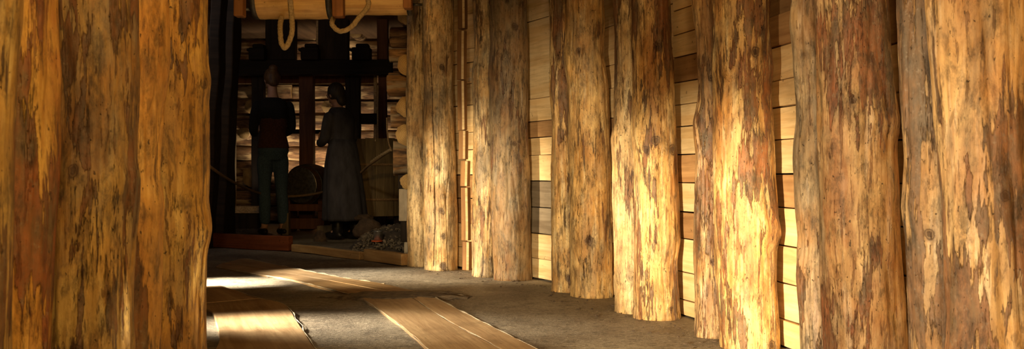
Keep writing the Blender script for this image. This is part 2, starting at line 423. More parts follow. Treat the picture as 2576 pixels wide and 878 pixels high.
post(4.345, [(0,1588,1685),(100,1587,1690),(170,1592,1697),(250,1590,1698),(330,1585,1702),(400,1592,1704),(560,1594,1709),(600,1594,1711),(660,1592,1704),(808,1595,1712)],
     log_mat('knotty brown gold log', 8, W_gold, bark=(.10,.035,.016), amount=.62, grey=0.35, fine=.8), 'thick brown flecked log post with a black knot high up, swollen midway', 8,
     knots=((8,1.215,.026,.005),(-5,.80,.035,.007),(40,.76,.04,.006),(-30,.76,.03,.005),(28,.05,.02,.002)))
post(3.85, [(0,1740,1820),(100,1748,1826),(250,1752,1828),(310,1741,1822),(400,1746,1828),(600,1748,1832),(700,1752,1836),(862,1753,1840)],
     log_mat('dark brown slim log', 9, W_brown, amount=.72, grey=.5, fine=.8), 'slim dark brown log post with bark remnants, left of a glowing gold post', 9,
     knots=((-15,1.03,.022,.006),(-10,.3,.02,.003)))
post(3.615, [(0,1790,1935),(100,1791,1938),(170,1791,1944),(220,1795,1941),(330,1797,1945),(440,1797,1948),(520,1798,1956),(580,1801,1964),(620,1801,1955),(700,1803,1955),(885,1812,1964)],
     log_mat('wide gold patched log', 10, W_gold, bark=(.13,.045,.016), amount=.66, grey=0.35, fine=.9), 'wide golden log post with brown bark flakes, glowing at its lower half', 10,
     knots=((60,.40,.03,.008),(12,1.10,.035,.002),(25,.02,.03,.002)))
post(3.03, [(0,1993,2100),(60,1989,2100),(150,1998,2104),(300,2010,2110),(400,2001,2106),(480,2003,2108),(600,2012,2112),(700,2007,2112),(878,2015,2126)],
     log_mat('grey tan slim log', 11, W_grey, amount=.45, grey=.8, fine=.6), 'slim grey-tan log post against the left side of a broad brown one', 11)
post(2.83, [(0,2052,2225),(100,2054,2230),(200,2054,2236),(270,2054,2244),(310,2054,2251),(360,2055,2244),(500,2060,2256),(650,2066,2266),(760,2072,2274),(878,2080,2279)],
     log_mat('broad brown streaked log', 12, W_brown, bark=(.12,.042,.018), amount=.66, grey=.45, fine=.9), 'broad brown streaked log post with a bulge on its right edge', 12,
     knots=((70,.80,.05,.004),(-25,.86,.02,.002)))
post(2.34, [(0,2253,2400),(100,2256,2404),(200,2261,2410),(300,2266,2416),(400,2271,2424),(520,2264,2424),(600,2275,2430),(700,2281,2436),(878,2289,2446)],
     log_mat('purple grey patched log', 13, ((.62,.44,.24),(.48,.30,.14)), bark=(.12,.07,.045), bark2=(.12,.10,.085), amount=.7, grey=0.6, fine=.5), 'purplish grey patched log post with an oval tan scar, beside the rightmost post', 13,
     knots=((-35,.51,.022,.004),(-15,.77,.02,.001)))
post(2.10, [(0,2344,2588),(300,2356,2594),(500,2366,2600),(878,2378,2612)],
     log_mat('rightmost patched log', 14, ((.76,.52,.26),(.56,.34,.14)), bark=(.13,.06,.032), bark2=(.10,.075,.055), amount=.66, grey=0.45, fine=.6), 'massive patched log post with a dark round knot at the right edge', 14,
     knots=((-8,.605,.022,.005),), res=(120, 230))
# nearer right posts out of view to the side are left out

# ------------------------------------------------------------------ left hand posts
W_or = ((.72,.45,.11),(.50,.27,.05)); W_or2 = ((.60,.40,.12),(.38,.22,.055))
post(2.42, [(0,318,520),(150,318,521),(200,320,528),(260,320,521),(500,322,519),(580,322,529),(650,322,520),(878,320,517)],
     log_mat('orange gold fine log', 21, W_or, amount=0.5, grey=0.35, fine=.9), 'golden orange log post whose right edge borders the dark room', 21,
     knots=((82,.88,.025,.005),(82,.50,.02,.008),(5,.32,.022,.004)))
post(2.16, [(0,225,413),(150,226,416),(300,225,405),(440,226,402),(520,226,412),(700,225,404),(878,222,397)],
     log_mat('yellow plain log', 22, ((.80,.48,.13),(.64,.34,.08)), amount=0.35, grey=.2, fine=.6), 'narrow plain yellow-orange log post squeezed between two left wall posts', 22)
post(1.98, [(0,128,342),(200,132,347),(400,126,342),(450,124,348),(600,121,334),(750,118,330),(878,118,334)],
     log_mat('mottled ochre log', 23, W_or2, amount=0.7, grey=0.8, fine=.6), 'broad mottled ochre log post with a round black knot in its middle, left foreground', 23,
     knots=((0,.66,.022,.005),(10,.30,.03,.003)), res=(120,230))
post(1.76, [(0,-90,122),(80,-90,124),(180,-90,132),(300,-95,126),(400,-95,128),(600,-98,120),(878,-100,114)],
     log_mat('reddish brown streaked log', 24, W_or, bark=(.12,.035,.012), amount=0.75, grey=.1, fine=.9), 'orange log post with reddish brown vertical streaks, second from the left edge', 24)
post(1.50, [(0,-250,44),(200,-250,34),(400,-255,26),(878,-262,12)],
     log_mat('blurred ochre log', 25, W_or2, amount=0.45, grey=.4, fine=.3), 'out of focus ochre log post cut off by the left edge of view', 25)

# ------------------------------------------------------------------ right wall boards
def wall_line(pts, off):
    out = []
    for i, p in enumerate(pts):
        a = Vector(pts[max(i-1,0)]); b = Vector(pts[min(i+1,len(pts)-1)]); t = (b-a).normalized()
        nrm = Vector((-t.y, t.x))       # walking towards the viewer: the outer side
        out.append(Vector(p)+nrm*off)
    return out
cl = [(-.56,6.68),(-.07,6.06),(.37,5.22),(.62,4.43),(.865,3.72),(1.0,2.92),(1.05,2.20),(1.07,1.30),(1.07,.3)]
wl = wall_line(cl, .155); bl = wall_line(cl, .20)
bm = bmesh.new()
vs = [(bm.verts.new((p.x, p.y, 0)), bm.verts.new((p.x, p.y, 2.42))) for p in bl]
vs2 = [(bm.verts.new((p.x, p.y, 0)), bm.verts.new((p.x, p.y, 2.42))) for p in wall_line(cl, .26)]
for S in (vs, vs2):
    for A, B in zip(S, S[1:]): bm.faces.new((A[0], A[1], B[1], B[0]))
wall_right = struct(link('wall_right', finish(bm, 'wall_right', False), M['shell']))
seams = [ [42,128,162,214,267,335,378,440,498,560,620],
          [55,250,307,347,391,455,520,585,647],
          [65,163,222,297,380,460,540,610,690],
          [20,82,140,205,262,318,388,460,533,600,685,755],
          [35,115,202,270,352,438,522,617,710,800],
          [-20,107,232,352,462,570,690,800,900],
          [-150,0,140,290,440,590,740,900,1040],
          [-600,-300,0,300,600,900,1200] ]
for i in range(len(wl)-1):
    a, b = wl[i], wl[i+1]; mid = a+(b-a)*(.15 if i < 6 else .5)
    zs = [0.004]+sorted(H-(y-439)*mid.y/F for y in seams[i])
    zs = [z for z in zs if z >= 0]
    step = .16
    while zs[-1] < 2.2: zs.append(zs[-1]+step)
    zs.append(2.41)
    d = (b-a); L = d.length; rz = math.atan2(d.y, d.x); rnd = random.Random(i+50)
    for k in range(len(zs)-1):
        h = zs[k+1]-zs[k]-.0045
        if h < .02: continue
        me = box(L-.004, .034, h, bev=.003, cuts=6, wob=.0035, seed=k+i*20)
        mt = M['board']
        if rnd.random() < .17: mt = M['board_dark']
        if i == 1 and k in (2, 3): mt = M['board_grey']
        c = (a+b)/2; nr = Vector((-d.y, d.x)).normalized()*rnd.uniform(-.006, .008)
        link('board', me, mt, wall_right, (c.x+nr.x, c.y+nr.y, (zs[k]+zs[k+1])/2), (rnd.uniform(-.02,.02), 0, rz))

# chalk figures on the brown board in the first bay
def on_board(px, py, i=0, lift=.022):
    a = wl[i]; d = wl[i+1]-wl[i]; n = Vector((d.y, -d.x)).normalized(); k = (px-1288)/F     # n points into the tunnel
    p0 = a+n*lift; Y = (p0.x*n.x+p0.y*n.y)/(k*n.x+n.y); return Vector((k*Y, Y, H-(py-439)*Y/F)), math.atan2(d.y, d.x)
M['chalk'] = plain_mat('chalk', (.62,.58,.50), None, 200, .9)
for txt, px, py, sz in (('23', 1181, 181, .034), ('035', 1179, 203, .028)):
    cu = bpy.data.curves.new('chalk', 'FONT'); cu.body = txt; cu.size = sz; cu.extrude = .0006; to = bpy.data.objects.new('t', cu); col.objects.link(to)
    dg = bpy.context.evaluated_depsgraph_get(); dg.update(); me = bpy.data.meshes.new_from_object(to.evaluated_get(dg)); bpy.data.objects.remove(to); me.materials.clear()
    p, rz = on_board(px, py); link('chalk_mark', me, M['chalk'], wall_right, p, (K(90), 0, rz))

# upright stack of slab offcuts standing between the first two pairs
for k, (y0, y1, xl, xr, tl, labk) in enumerate([(-60,72,1150,1171,0,''),(76,201,1149,1168,.5,''),(202,327,1150,1169,-.4,''),(328,402,1152,1173,.4,''),
                                       (404,470,1156,1178,.8,''),(471,606,1157,1180,-.3,''),(608,682,1160,1183,.3,'')]):
    Y = 6.36; s = Y/F
    x0 = (xl-1288)*s; x1 = (xr-1288)*s; z1 = H-(y0-439)*s; z0 = max(H-(y1-439)*s, .002)
    h_ = z1-z0-.004
    o = link('wood_slab', box(.042, .052, h_, bev=.003, cuts=4, wob=.003, seed=k), M['slab'], None, ((x0+x1)/2+.008, Y+.03, (z0+z1)/2), (0, K(tl*2.0), K(50)))
    fr = link('sawn_edge', box(.016, .008, h_-.004, bev=.001, cuts=4, wob=.003, seed=k), M['board'], o, (-.0205, -.0255, 0), (0,0,K(-45)))
    nm = ['topmost slab offcut, cut by the upper edge of view', 'second slab offcut from the top', 'third slab offcut from the top', 'short fourth slab offcut from the top',
          'short leaning slab offcut just above the orange one', 'orange-brown slab offcut, second from the floor', 'bottom slab offcut standing on the floor'][k]
    tag(o, nm+' in the narrow upright stack between log posts', 'slab', 'slab offcuts stacked between the posts')

# ------------------------------------------------------------------ floor
bm = bmesh.new(); NX, NY = 120, 150
grid = []
for j in range(NY+1):
    Y = -1.5+15*j/NY; row = []
    for i in range(NX+1):
        X = -6.5+9.5*i/NX
        p = Vector((X, Y, 0)); z = .004*noise.noise(p*2.5)+.003*noise.noise(p*7)-.004
        row.append(bm.verts.new((X, Y, z)))
    grid.append(row)
for j in range(NY):
    for i in range(NX): bm.faces.new((grid[j][i], grid[j][i+1], grid[j+1][i+1], grid[j+1][i]))
struct(link('floor', finish(bm, 'floor'), M['floor']))

def strip(name, left, right, mat, label, zt=.008, group='planks let into the floor'):
    """floor plank between two edge lines given as world points, thin slab with slightly uneven edges"""
    Lp = smoothpts([(*p, 0) for p in left], 6); Rp = smoothpts([(*p, 0) for p in right], 6); n = min(len(Lp), len(Rp))
    c = sum((Lp[i]+Rp[i] for i in range(n)), Vector())/(2*n)
    d = (Lp[-1]-Lp[0]); ang = math.atan2(d.y, d.x); R = Matrix.Rotation(-ang, 3, 'Z')
    bm = bmesh.new(); rows = []
    for i in range(n):
        l = Lp[i]+Vector((noise.noise(Lp[i]*9)*.006, 0, 0)); r = Rp[i]+Vector((noise.noise(Rp[i]*9+Vector((3,3,3)))*.006, 0, 0)); row = []
        for t in (0., .01, .25, .5, .75, .99, 1.):
            q = l.lerp(r, t); z = zt+.001*noise.noise(q*6)
            if t in (0., 1.): z -= .004
            row.append(bm.verts.new(R @ (Vector((q.x, q.y, z))-c)))
        lo = [bm.verts.new(R @ (Vector((q.x, q.y, -.006))-c)) for q in (l, r)]
        rows.append([lo[0]]+row+[lo[1]])
    for A, B in zip(rows, rows[1:]):
        m_ = len(A)
        for k in range(m_): bm.faces.new((A[k], A[(k+1)%m_], B[(k+1)%m_], B[k]))
    bm.faces.new(rows[0]); bm.faces.new(rows[-1][::-1]); bmesh.ops.recalc_face_normals(bm, faces=bm.faces)
    o = link(name, finish(bm, name, False), mat, None, c, (0, 0, ang)); tag(o, label, 'plank', group); return o
gp = .006
mid = [(.42,2.0),(.18,2.8),(-.063,3.59),(-.276,4.19),(-.546,5.08)]
rgt = [(.62,1.9),(.34,2.75),(.064,3.59),(-.165,4.27),(-.42,5.03)]
lft = [(.15,1.95),(-.08,2.75),(-.33,3.59),(-.50,4.15),(-.79,5.0)]
strip('floor_plank', lft, [(x-gp, y) for x, y in mid], M['walk'], 'long brown floor plank running to the front edge, left one of the joined pair')
strip('floor_plank', mid, rgt, M['walk'], 'narrow brown floor plank running to the front edge, right one of the joined pair')
fm = [(-.60,5.13),(-1.0,5.62),(-1.36,6.03),(-1.75,6.45),(-2.4,7.1)]
strip('floor_plank', [(-.80,5.03),(-1.1,5.47),(-1.36,5.84),(-1.70,6.22),(-2.07,6.67)], [(-.61,5.14),(-1.0,5.64),(-1.34,6.06),(-1.72,6.50),(-2.1,6.93)], M['walk'], 'far floor plank turning left toward the dark timbers, nearer one of two')
strip('floor_plank', [(-.60,5.145),(-.99,5.65),(-1.33,6.07),(-1.71,6.51),(-2.09,6.94)], [(-.43,5.06),(-.75,5.6),(-1.06,5.95),(-1.34,6.32),(-2.06,7.32)], M['walk'], 'far floor plank turning left toward the threshold, further one of two')
strip('floor_plank', [(-1.05,3.2),(-1.12,3.64),(-1.27,4.1),(-1.43,4.51),(-1.62,4.68)], [(-.60,3.2),(-.75,3.59),(-.93,4.15),(-1.13,4.73),(-1.30,4.94)], M['walk'], 'wide pale floor plank at lower left, lit by a streak of light')
strip('floor_plank', [(-1.64,4.70),(-1.75,4.85),(-1.86,5.0),(-1.96,5.2),(-2.05,5.4)], [(-1.31,4.955),(-1.42,5.1),(-1.53,5.3),(-1.61,5.4),(-1.68,5.51)], M['walk'], 'short worn floor plank beyond the wide pale one, next to the bright light patch')

# pale grit swept along the plank edges
def ridge(pts, r, seed):
    P = smoothpts([(*p, .006) for p in pts], 14); P = [p+Vector((noise.noise(p*6+Vector((seed,0,0)))*.008, noise.noise(p*6+Vector((0,seed,0)))*.008, 0)) for p in P]
    rr = [max(.0008, r*(.42+1.3*noise.noise(p*11+Vector((seed,0,0))))) for p in P]
    o = link('grit_line', tube(P, rr, 6), M['grit']); return o
M['grit'] = plain_mat('pale grit', (.60,.50,.36), (.3,.24,.16), 120, .95)
for k, (pts, r, lab) in enumerate([
    ([(-2.07,6.67),(-1.70,6.22),(-1.36,5.84),(-1.1,5.47),(-.80,5.03)], .006, 'line of pale grit along the near edge of the far turning plank'),
    ([(-2.06,7.32),(-1.34,6.33),(-1.06,5.96),(-.75,5.61)], .008, 'thick line of pale grit along the far edge of the turning planks'),
    ([(-.42,5.04),(-.165,4.28),(.065,3.60),(.34,2.76)], .006, 'line of pale grit along the right edge of the narrow plank'),
    (mid, .003, 'thin line of grit in the joint between the two long planks'),
    ([(-1.68,5.51),(-1.30,4.95),(-1.13,4.74),(-.93,4.16),(-.75,3.60),(-.60,3.2)], .004, 'line of grit along the right edge of the wide pale plank'),
    (lft, .003, 'thin line of grit along the left edge of the long plank')]):
    tag(ridge(pts, r, k*3+1), lab, 'grit', 'grit lines beside the planks', kind='stuff')
# dark trodden earth over the plank joint
bm = bmesh.new(); n = 50; gr = []
for j in range(n+1):
    row = []
    for i in range(n+1):
        u = -1+2*i/n; v = -1+2*j/n; x = -.62+u*.40+v*.04; y = 5.09+v*.20; q = Vector((x, y, 0))
        z = .008+.022*(1-(u*u+v*v)*1.7)+.020*noise.noise(Vector((q.x*7, q.y*14, 1)))+.008*noise.noise(q*30)
        row.append(bm.verts.new((x, y, max(-.012, min(z, .0118+.0015*noise.noise(q*20))))))
    gr.append(row)
for j in range(n):
    for i in range(n): bm.faces.new((gr[j][i], gr[j][i+1], gr[j+1][i+1], gr[j+1][i]))
tag(link('trodden_earth', finish(bm, 'soil'), M['dirt2']), 'dark trodden earth covering the joint between the floor planks', 'earth', kind='stuff')

# scattered crumbs around post feet
rb = random.Random(3)
bm = bmesh.new()
for k in range(260):
    i = rb.randrange(0, 7); t = rb.random(); p = Vector(cl[i]).lerp(Vector(cl[i+1]), t)
    nx = wall_line(cl, -.02-rb.random()**2*.25)
    q = nx[i].lerp(nx[i+1], t); r = rb.uniform(.002, .006)
    M4 = Matrix.Translation((q.x, q.y, r*.3)) @ Matrix.Rotation(rb.random()*6, 4, 'Z') @ Matrix.Diagonal((r*rb.uniform(1,2.6), r, r*.6, 1))
    bmesh.ops.create_icosphere(bm, subdivisions=1, radius=1, matrix=M4)
o = link('wood_crumbs', finish(bm, 'crumbs', False), M['rock']); tag(o, 'scattered wood crumbs and grit on the floor along the post feet', 'crumbs', kind='stuff')

# ------------------------------------------------------------------ threshold timbers
def sill(a, b, h, mat, label, w=.06):
    a = Vector(a); b = Vector(b)
    return tag(bridge_box('threshold_board', (a.x, a.y, h/2), (b.x, b.y, h/2), w, h, mat, bev=.005, cuts=10, wob=.005, seed=h*99), label, 'board', 'threshold boards across the passage')
sill((-.765,6.80), (-1.10,7.24), .085, M['thresh'], 'short pale threshold board with its sawn end at the far right posts')
sill((-1.14,7.29), (-1.84,8.06), .06, M['thresh'], 'middle threshold board, dusty brown, crossing in front of the dark skirted figure')
sill((-1.88,8.10), (-2.95,8.72), .125, M['red'], 'long reddish brown threshold board at the foot of the blackened timbers')

# ------------------------------------------------------------------ room shell
def slab(name, lo, hi, mat):
    lo = Vector(lo); hi = Vector(hi); s = hi-lo
    return struct(link(name, box(s.x, s.y, s.z, bev=0), mat, None, (lo+hi)/2))
slab('ceiling', (-6.5,-1.5,2.44), (2.2,13.5,2.52), M['ceil'])
slab('wall_back', (-6.5,12.95,0), (.5,13.05,2.44), M['shell'])
slab('wall_left', (-6.5,2.6,0), (-6.4,12.95,2.44), M['shell'])
lw = struct(link('wall_side', box(.05, 3.6, 2.44, bev=0), M['shell'], None, (-1.13, .80, 1.22)))
for k in range(15):
    link('board', box(3.6, .03, .158, bev=.003, cuts=6, wob=.003, seed=k+300), M['board'], lw, (.045, 0, -1.135+.162*k), (0,0,K(90)))
slab('wall_far', (-.42,7.3,0), (-.34,12.95,2.44), M['shell'])

def hlog(px0, px1, py, Y, r, mats, seed, name='log', parent=None, axis='X', ln=None):
    """horizontal log with irregular section; mats = bark, end grain"""
    s = Y/F; z = H-(py-439)*s
    if axis == 'X': x0 = (px0-1288)*s; x1 = (px1-1288)*s; L = x1-x0; c = Vector(((x0+x1)/2, Y, z))
    else: L = ln; c = Vector(((px0-1288)*s, Y+L/2, z))
    nseg, nl = 40, max(12, int(L*26)); bm = bmesh.new(); rings = []
    for i in range(nl+1):
        t = -L/2+L*i/nl; ring = []
        for k in range(nseg):
            a = 2*PI*k/nseg; u, w = math.cos(a), math.sin(a)
            nn = noise.noise(Vector((t*1.5+seed*5, u*1.3, w*1.3)))*.16+noise.noise(Vector((t*5+seed, u*4, w*4)))*.09+abs(noise.noise(Vector((t*3+seed, u*9, w*9))))*.09
            rr = r*(1+nn)
            ring.append(bm.verts.new((t, rr*u, rr*w) if axis == 'X' else (rr*u, t, rr*w)))
        rings.append(ring)
    for A, B in zip(rings, rings[1:]):
        for k in range(nseg): bm.faces.new((A[k], A[(k+1)%nseg], B[(k+1)%nseg], B[k]))
    e1 = bm.faces.new(rings[0][::-1]); e2 = bm.faces.new(rings[-1]); bmesh.ops.recalc_face_normals(bm, faces=bm.faces)
    e1.material_index = 1; e2.material_index = 1
    me = finish(bm, name); 
    o = link(name, me, mats, None, c)
    if name == 'crib_log': o.rotation_euler = (random.Random(seed).uniform(-.5,.5), 0, random.Random(seed+1).uniform(-.12,.12)) if axis == 'X' else (0,0,0)
    if parent: o.parent = parent; o.matrix_parent_inverse = Matrix.Translation(-Vector(parent.location))
    return o
wb = bpy.data.objects['wall_back']
rows_y = [-20,16,52,70+26,132,168,196,229,265,304,341,378,417,458,497,537]
rows_y = [537-i*38 for i in range(16)]
for k, y in enumerate(rows_y):
    cut = 620+((k*97)%330)
    hlog(330, cut, y, 12.62, .098, [M['bark'], M['end']], k+1, parent=wb)
    hlog(cut+3, 1130, y+2, 12.64, .094, [M['bark'], M['end']], k+40, parent=wb)
# stub logs of the cross walls poking through, seen end on
for k, (px, py, r, lab) in enumerate([(632,268,.085,'log stub end poking from the back wall, left, high'),(668,300,.085,''),(824,268,.075,''),(634,445,.125,'large pale round log end low on the left of the back wall'),(612,335,.07,''),(895,75,.10,'')]):
    hlog(px, 0, py, 12.15, r, [M['bark'], M['end']], k+80, name='log_end', axis='Y', ln=.35, parent=wb)

# ------------------------------------------------------------------ dark timber frame in the room
def T(name, px0, py0, px1, py1, Y, depth, mat, label, cat='timber', lean=0, **k):
    """squared timber filling the given outline at depth Y"""
    a = at(px0, py1, Y); b = at(px1, py0, Y); a.z = max(a.z, 0.0)
    me = box(b.x-a.x, depth, b.z-a.z, bev=.006, cuts=8, wob=.006, seed=px0*.1)
    o = link(name, me, mat, None, (a+b)/2+Vector((0, depth/2, 0)), (0, lean, 0)); tag(o, label, cat); return o
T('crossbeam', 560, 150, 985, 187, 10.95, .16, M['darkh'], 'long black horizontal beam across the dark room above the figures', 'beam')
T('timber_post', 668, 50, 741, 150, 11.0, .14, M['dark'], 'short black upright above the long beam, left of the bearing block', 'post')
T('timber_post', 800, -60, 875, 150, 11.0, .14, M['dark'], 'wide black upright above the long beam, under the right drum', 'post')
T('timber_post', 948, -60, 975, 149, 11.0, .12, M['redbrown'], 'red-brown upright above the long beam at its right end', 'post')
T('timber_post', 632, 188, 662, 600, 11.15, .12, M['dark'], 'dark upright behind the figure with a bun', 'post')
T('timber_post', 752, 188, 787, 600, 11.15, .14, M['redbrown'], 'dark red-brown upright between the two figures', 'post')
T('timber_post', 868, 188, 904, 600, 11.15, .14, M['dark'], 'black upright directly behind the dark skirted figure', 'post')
T('timber_post', 952, 188, 972, 600, 11.2, .10, M['redbrown'], 'red-brown upright with a bright edge, right side of the window frame', 'post')
T('frame_rail', 592, 188, 948, 210, 11.35, .05, M['redbrown'], 'thin red-brown rail under the long black beam, lit along its lower edge', 'rail')
T('frame_rail', 904, 285, 952, 312, 11.2, .08, M['darkh'], 'short black rail between the uprights right of the dark skirted figure', 'rail')
T('frame_rail', 662, 326, 905, 336, 11.45, .05, M['darkh'], 'thin black rail crossing the back log wall at chest height', 'rail')
T('edge_board', 578, 212, 592, 268, 11.1, .05, M['paleedge'], 'short speckled pale board at the top of the tall lit board', 'board')  # wider top of the lit edge, its light put into the pale colour
T('edge_board', 584, 268, 592, 520, 11.1, .05, M['paleedge'], 'tall narrow board with a brightly lit speckled edge at the left of the opening', 'board')  # pale colour stands in for light on the board's front edge
T('frame_rail', 592, 209, 952, 212, 11.33, .06, M['paleedge'], 'thin pale strip painting the lit lower edge of the rail under the long beam', 'strip')  # strip added under the rail, its pale colour imitating light on the edge
T('edge_board', 948, 214, 952, 352, 11.12, .08, M['paleedge'], 'thin pale strip painting the lit left edge of the right red-brown upright', 'strip')  # lit edge of the upright, drawn as an added pale strip
T('window_sill', 585, 519, 655, 536, 11.0, .18, M['paleedge'], 'pale wooden sill at knee height left of the figure with a bun', 'sill')
T('edge_board', 585, 536, 655, 640, 11.02, .12, M['dark'], 'black board under the pale sill', 'board')
T('frame_rail', 940, 187, 948, 350, 11.3, .04, M['paleedge'], 'thin pale lath beside the right red-brown upright', 'lath')
T('edge_board', 795, 50, 801, 148, 11.1, .04, M['paleedge'], 'thin pale lath standing on the long beam left of the wide upright', 'lath')
for k, (x0, x1, y0) in enumerate([(624,664,119),(755,800,118),(884,930,118)]):
    a = at(x0, 150, 10.85); b = at(x1, y0, 10.85)
    r = empty('bearing_block', ((a.x+b.x)/2, 10.95, a.z)); w = b.x-a.x; h = b.z-a.z
    link('block', box(w, .18, h, bev=.012), M['darkh'], r, (0,0,h/2))
    link('cap', box(w*.72, .14, .05, bev=.02), M['darkh'], r, (w*.05,0,h+.02))
    link('lug', box(w*.45, .12, .03, bev=.01), M['darkh'], r, (-w*.45,0,h*.85))
    tag(r, ['black bearing block on the long beam, leftmost, under the left drum', 'black bearing block in the middle of the long beam', 'black bearing block near the right end of the long beam'][k], 'bearing', 'bearing blocks on the long beam')
# leaning blackened timbers at the left of the room
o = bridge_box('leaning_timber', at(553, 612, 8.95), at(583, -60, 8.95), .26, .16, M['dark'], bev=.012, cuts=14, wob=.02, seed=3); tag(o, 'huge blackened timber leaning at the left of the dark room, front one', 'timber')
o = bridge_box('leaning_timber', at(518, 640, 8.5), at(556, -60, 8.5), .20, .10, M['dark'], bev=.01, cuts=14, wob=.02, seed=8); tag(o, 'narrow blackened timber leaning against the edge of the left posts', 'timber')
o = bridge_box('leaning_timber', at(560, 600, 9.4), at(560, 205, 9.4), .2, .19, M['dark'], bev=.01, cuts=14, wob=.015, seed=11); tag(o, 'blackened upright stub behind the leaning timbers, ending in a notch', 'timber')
for oo in bpy.data.objects:
    pass

# ------------------------------------------------------------------ windlass on top
wy = 6.28; s = wy/F
wd = empty('windlass', at(840, 20, wy)); wloc = Vector(wd.location)
def wp(px, py): return at(px, py, wy)-wloc
def drum(px0, px1, bottom, r):
    c = wp((px0+px1)/2, bottom); c.z += r; L = (px1-px0)*s
    prof = [(r*.97, -L/2), (r, -L/2+.01)]+[(r*(1+.012*math.sin(i*2.1)), -L/2+.01+(L-.02)*i/12) for i in range(1, 12)]+[(r, L/2-.01), (r*.97, L/2)]
    link('drum', lathe(prof, 40, 'X'), M['drum'], wd, c)
    for e in (-1, 1):
        rr = r*1.02; link('iron_band', lathe([(rr*.9, -.018), (rr, -.017), (rr, .017), (rr*.9, .018)], 40, 'X'), M['iron'], wd, c+Vector((e*(L/2-.005), 0, 0)))
    return c
c1 = drum(645, 836, 48, .135); c2 = drum(846, 1034, 38, .115)
link('axle', tube([wp(592, 24), wp(640, 24)], .011, 12), M['iron'], wd)
link('axle', tube([wp(838, 20), wp(890, 20)], .010, 12), M['iron'], wd)
link('axle', tube([wp(1030, 12), wp(1062, 12)], .009, 12), M['iron'], wd)
for (x0, x1, yb) in ((612,635,54),(851,878,55),(1023,1044,36)):
    p = wp((x0+x1)/2, yb); top = 2.44-wloc.z; h = top-p.z
    link('hanger', box((x1-x0)*s, .09, h, bev=.008, cuts=6, wob=.004, seed=x0), M['hanger'], wd, (p.x, -.185, p.z+h/2))
tag(wd, 'wooden windlass with two pale drums hung from orange timbers under the ceiling', 'windlass')
def rope(name, pts, r, mat, label, cat='rope', tw=90., lump=.22, n=14):
    P = smoothpts(pts, n); c = Vector(P[0])
    o = link(name, tube([p-c for p in P], r, 12, tw, lump), mat, None, c); tag(o, label, cat); return o
ry = wy-.15
def coil(cx, c, r, rr):
    return [Vector((cx+.012*i/12, c.y+(r+rr)*math.cos(K(-30+i*22)), c.z+(r+rr)*math.sin(K(-30+i*22)))) for i in range(16)]
C1 = c1+wloc; C2 = c2+wloc
f1 = [Vector(((743-1288)*s, C1.y-.15*math.cos(a), C1.z+.15*math.sin(a))) for a in (K(120),K(80),K(40),K(0),K(-35))]
rope('hanging_rope', f1+[at(735,75,ry), at(727,105,ry), at(717,120,ry), at(708,108,ry), at(705,82,ry), at(705,60,ry+.05), at(708,45,ry+.1)], .0165, M['rope'], 'thick rope looping down in a narrow U from the left drum of the windlass', tw=60)
f2 = [Vector(((926-1288)*s+.004*i, C2.y-.13*math.cos(a), C2.z+.13*math.sin(a))) for i, a in enumerate((K(120),K(80),K(40),K(0),K(-35)))]
rope('hanging_rope', f2+[at(900,48,ry), at(888,64,ry), at(870,76,ry), at(853,78,ry), at(840,68,ry), at(835,58,ry), at(838,46,ry+.08)], .0155, M['rope'], 'thick rope sagging in a wide curve under the right drum of the windlass', tw=60)

# ------------------------------------------------------------------ barrier rope
rope('barrier_rope', [at(500,396,8.2), at(540,428,8.25), at(585,457,8.9), at(640,482,9.9), at(690,493,10.5), at(730,494,10.5), at(770,491,10.45), at(808,484,10.3), at(850,470,10.0), at(905,436,9.6), at(930,414,9.3), at(984,377,8.9)], .0125, M['rope_dark'], 'barrier rope sagging across the dark room behind both figures', tw=80)
rope('thin_rope', [at(973,296,8.9), at(974,330,8.9), at(978,360,8.9), at(984,376,8.9)], .007, M['rope_dark'], 'thin cord dropping to the end of the barrier rope beside the log crib')
rope('rope_wrapping', [at(934,409,9.27), at(950,397,9.15), at(968,386,9.0), at(985,376,8.9)], .016, M['rope'], 'thick knotted rope wrapping at the right end of the barrier rope', tw=120, lump=.5)

# ------------------------------------------------------------------ log crib
crib = [(985,68,122),(980,123,157),(978,184,241),(983,263,322),(990,353,440)]
for k, (xl, y0, y1) in enumerate(crib):
    Y = 7.15; r = (y1-y0)/2*Y/F
    o = hlog(xl, 1046, (y0+y1)/2, Y, r, [M['bark_crib'], M['bark_crib']], k+120, name='crib_log')
    tag(o, ['topmost short log of the crib beside the far post, bark side showing', 'thin second log from the top of the crib, dark underside', 'third crib log from the top, brown cracked bark above a round end',
            'fourth crib log from the top, ragged brown bark between two round log ends', 'thickest crib log, grey-brown bark, fifth from the top'][k], 'log', 'short logs stacked in the crib')
for k, (px, py, rx) in enumerate([(1026,163,.075),(1020,268,.07),(1024,338,.08),(1026,458,.055),(1022,40,.06)]):
    o = hlog(px, 0, py, 7.02, rx, [M['bark_crib'], M['end']], k+140, name='crib_log', axis='Y', ln=.5)
    tag(o, ['rough round log end near the top of the crib', 'round orange log end above the middle of the crib', 'largest round orange log end of the crib, at its middle', 'small round log end low in the crib', 'round log end at the very top of the crib under the windlass'][k], 'log', 'log ends of the crib')
for k, (x0, x1, y0, y1, lab) in enumerate([(1004,1040,475,557,'squared grey timber end below the crib logs'),(1015,1040,609,646,'small squared grey timber end near the floor beside the far post'),(1008,1045,557,609,'dark squared timber between the two grey timber ends'),(1000,1045,440,475,'dark packing timber under the thickest crib log')]):
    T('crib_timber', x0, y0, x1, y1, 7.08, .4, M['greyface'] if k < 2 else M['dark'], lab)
T('crib_timber', 1018, 646, 1045, 684, 7.12, .3, M['dark'], 'dark foot timber under the crib resting on the floor')

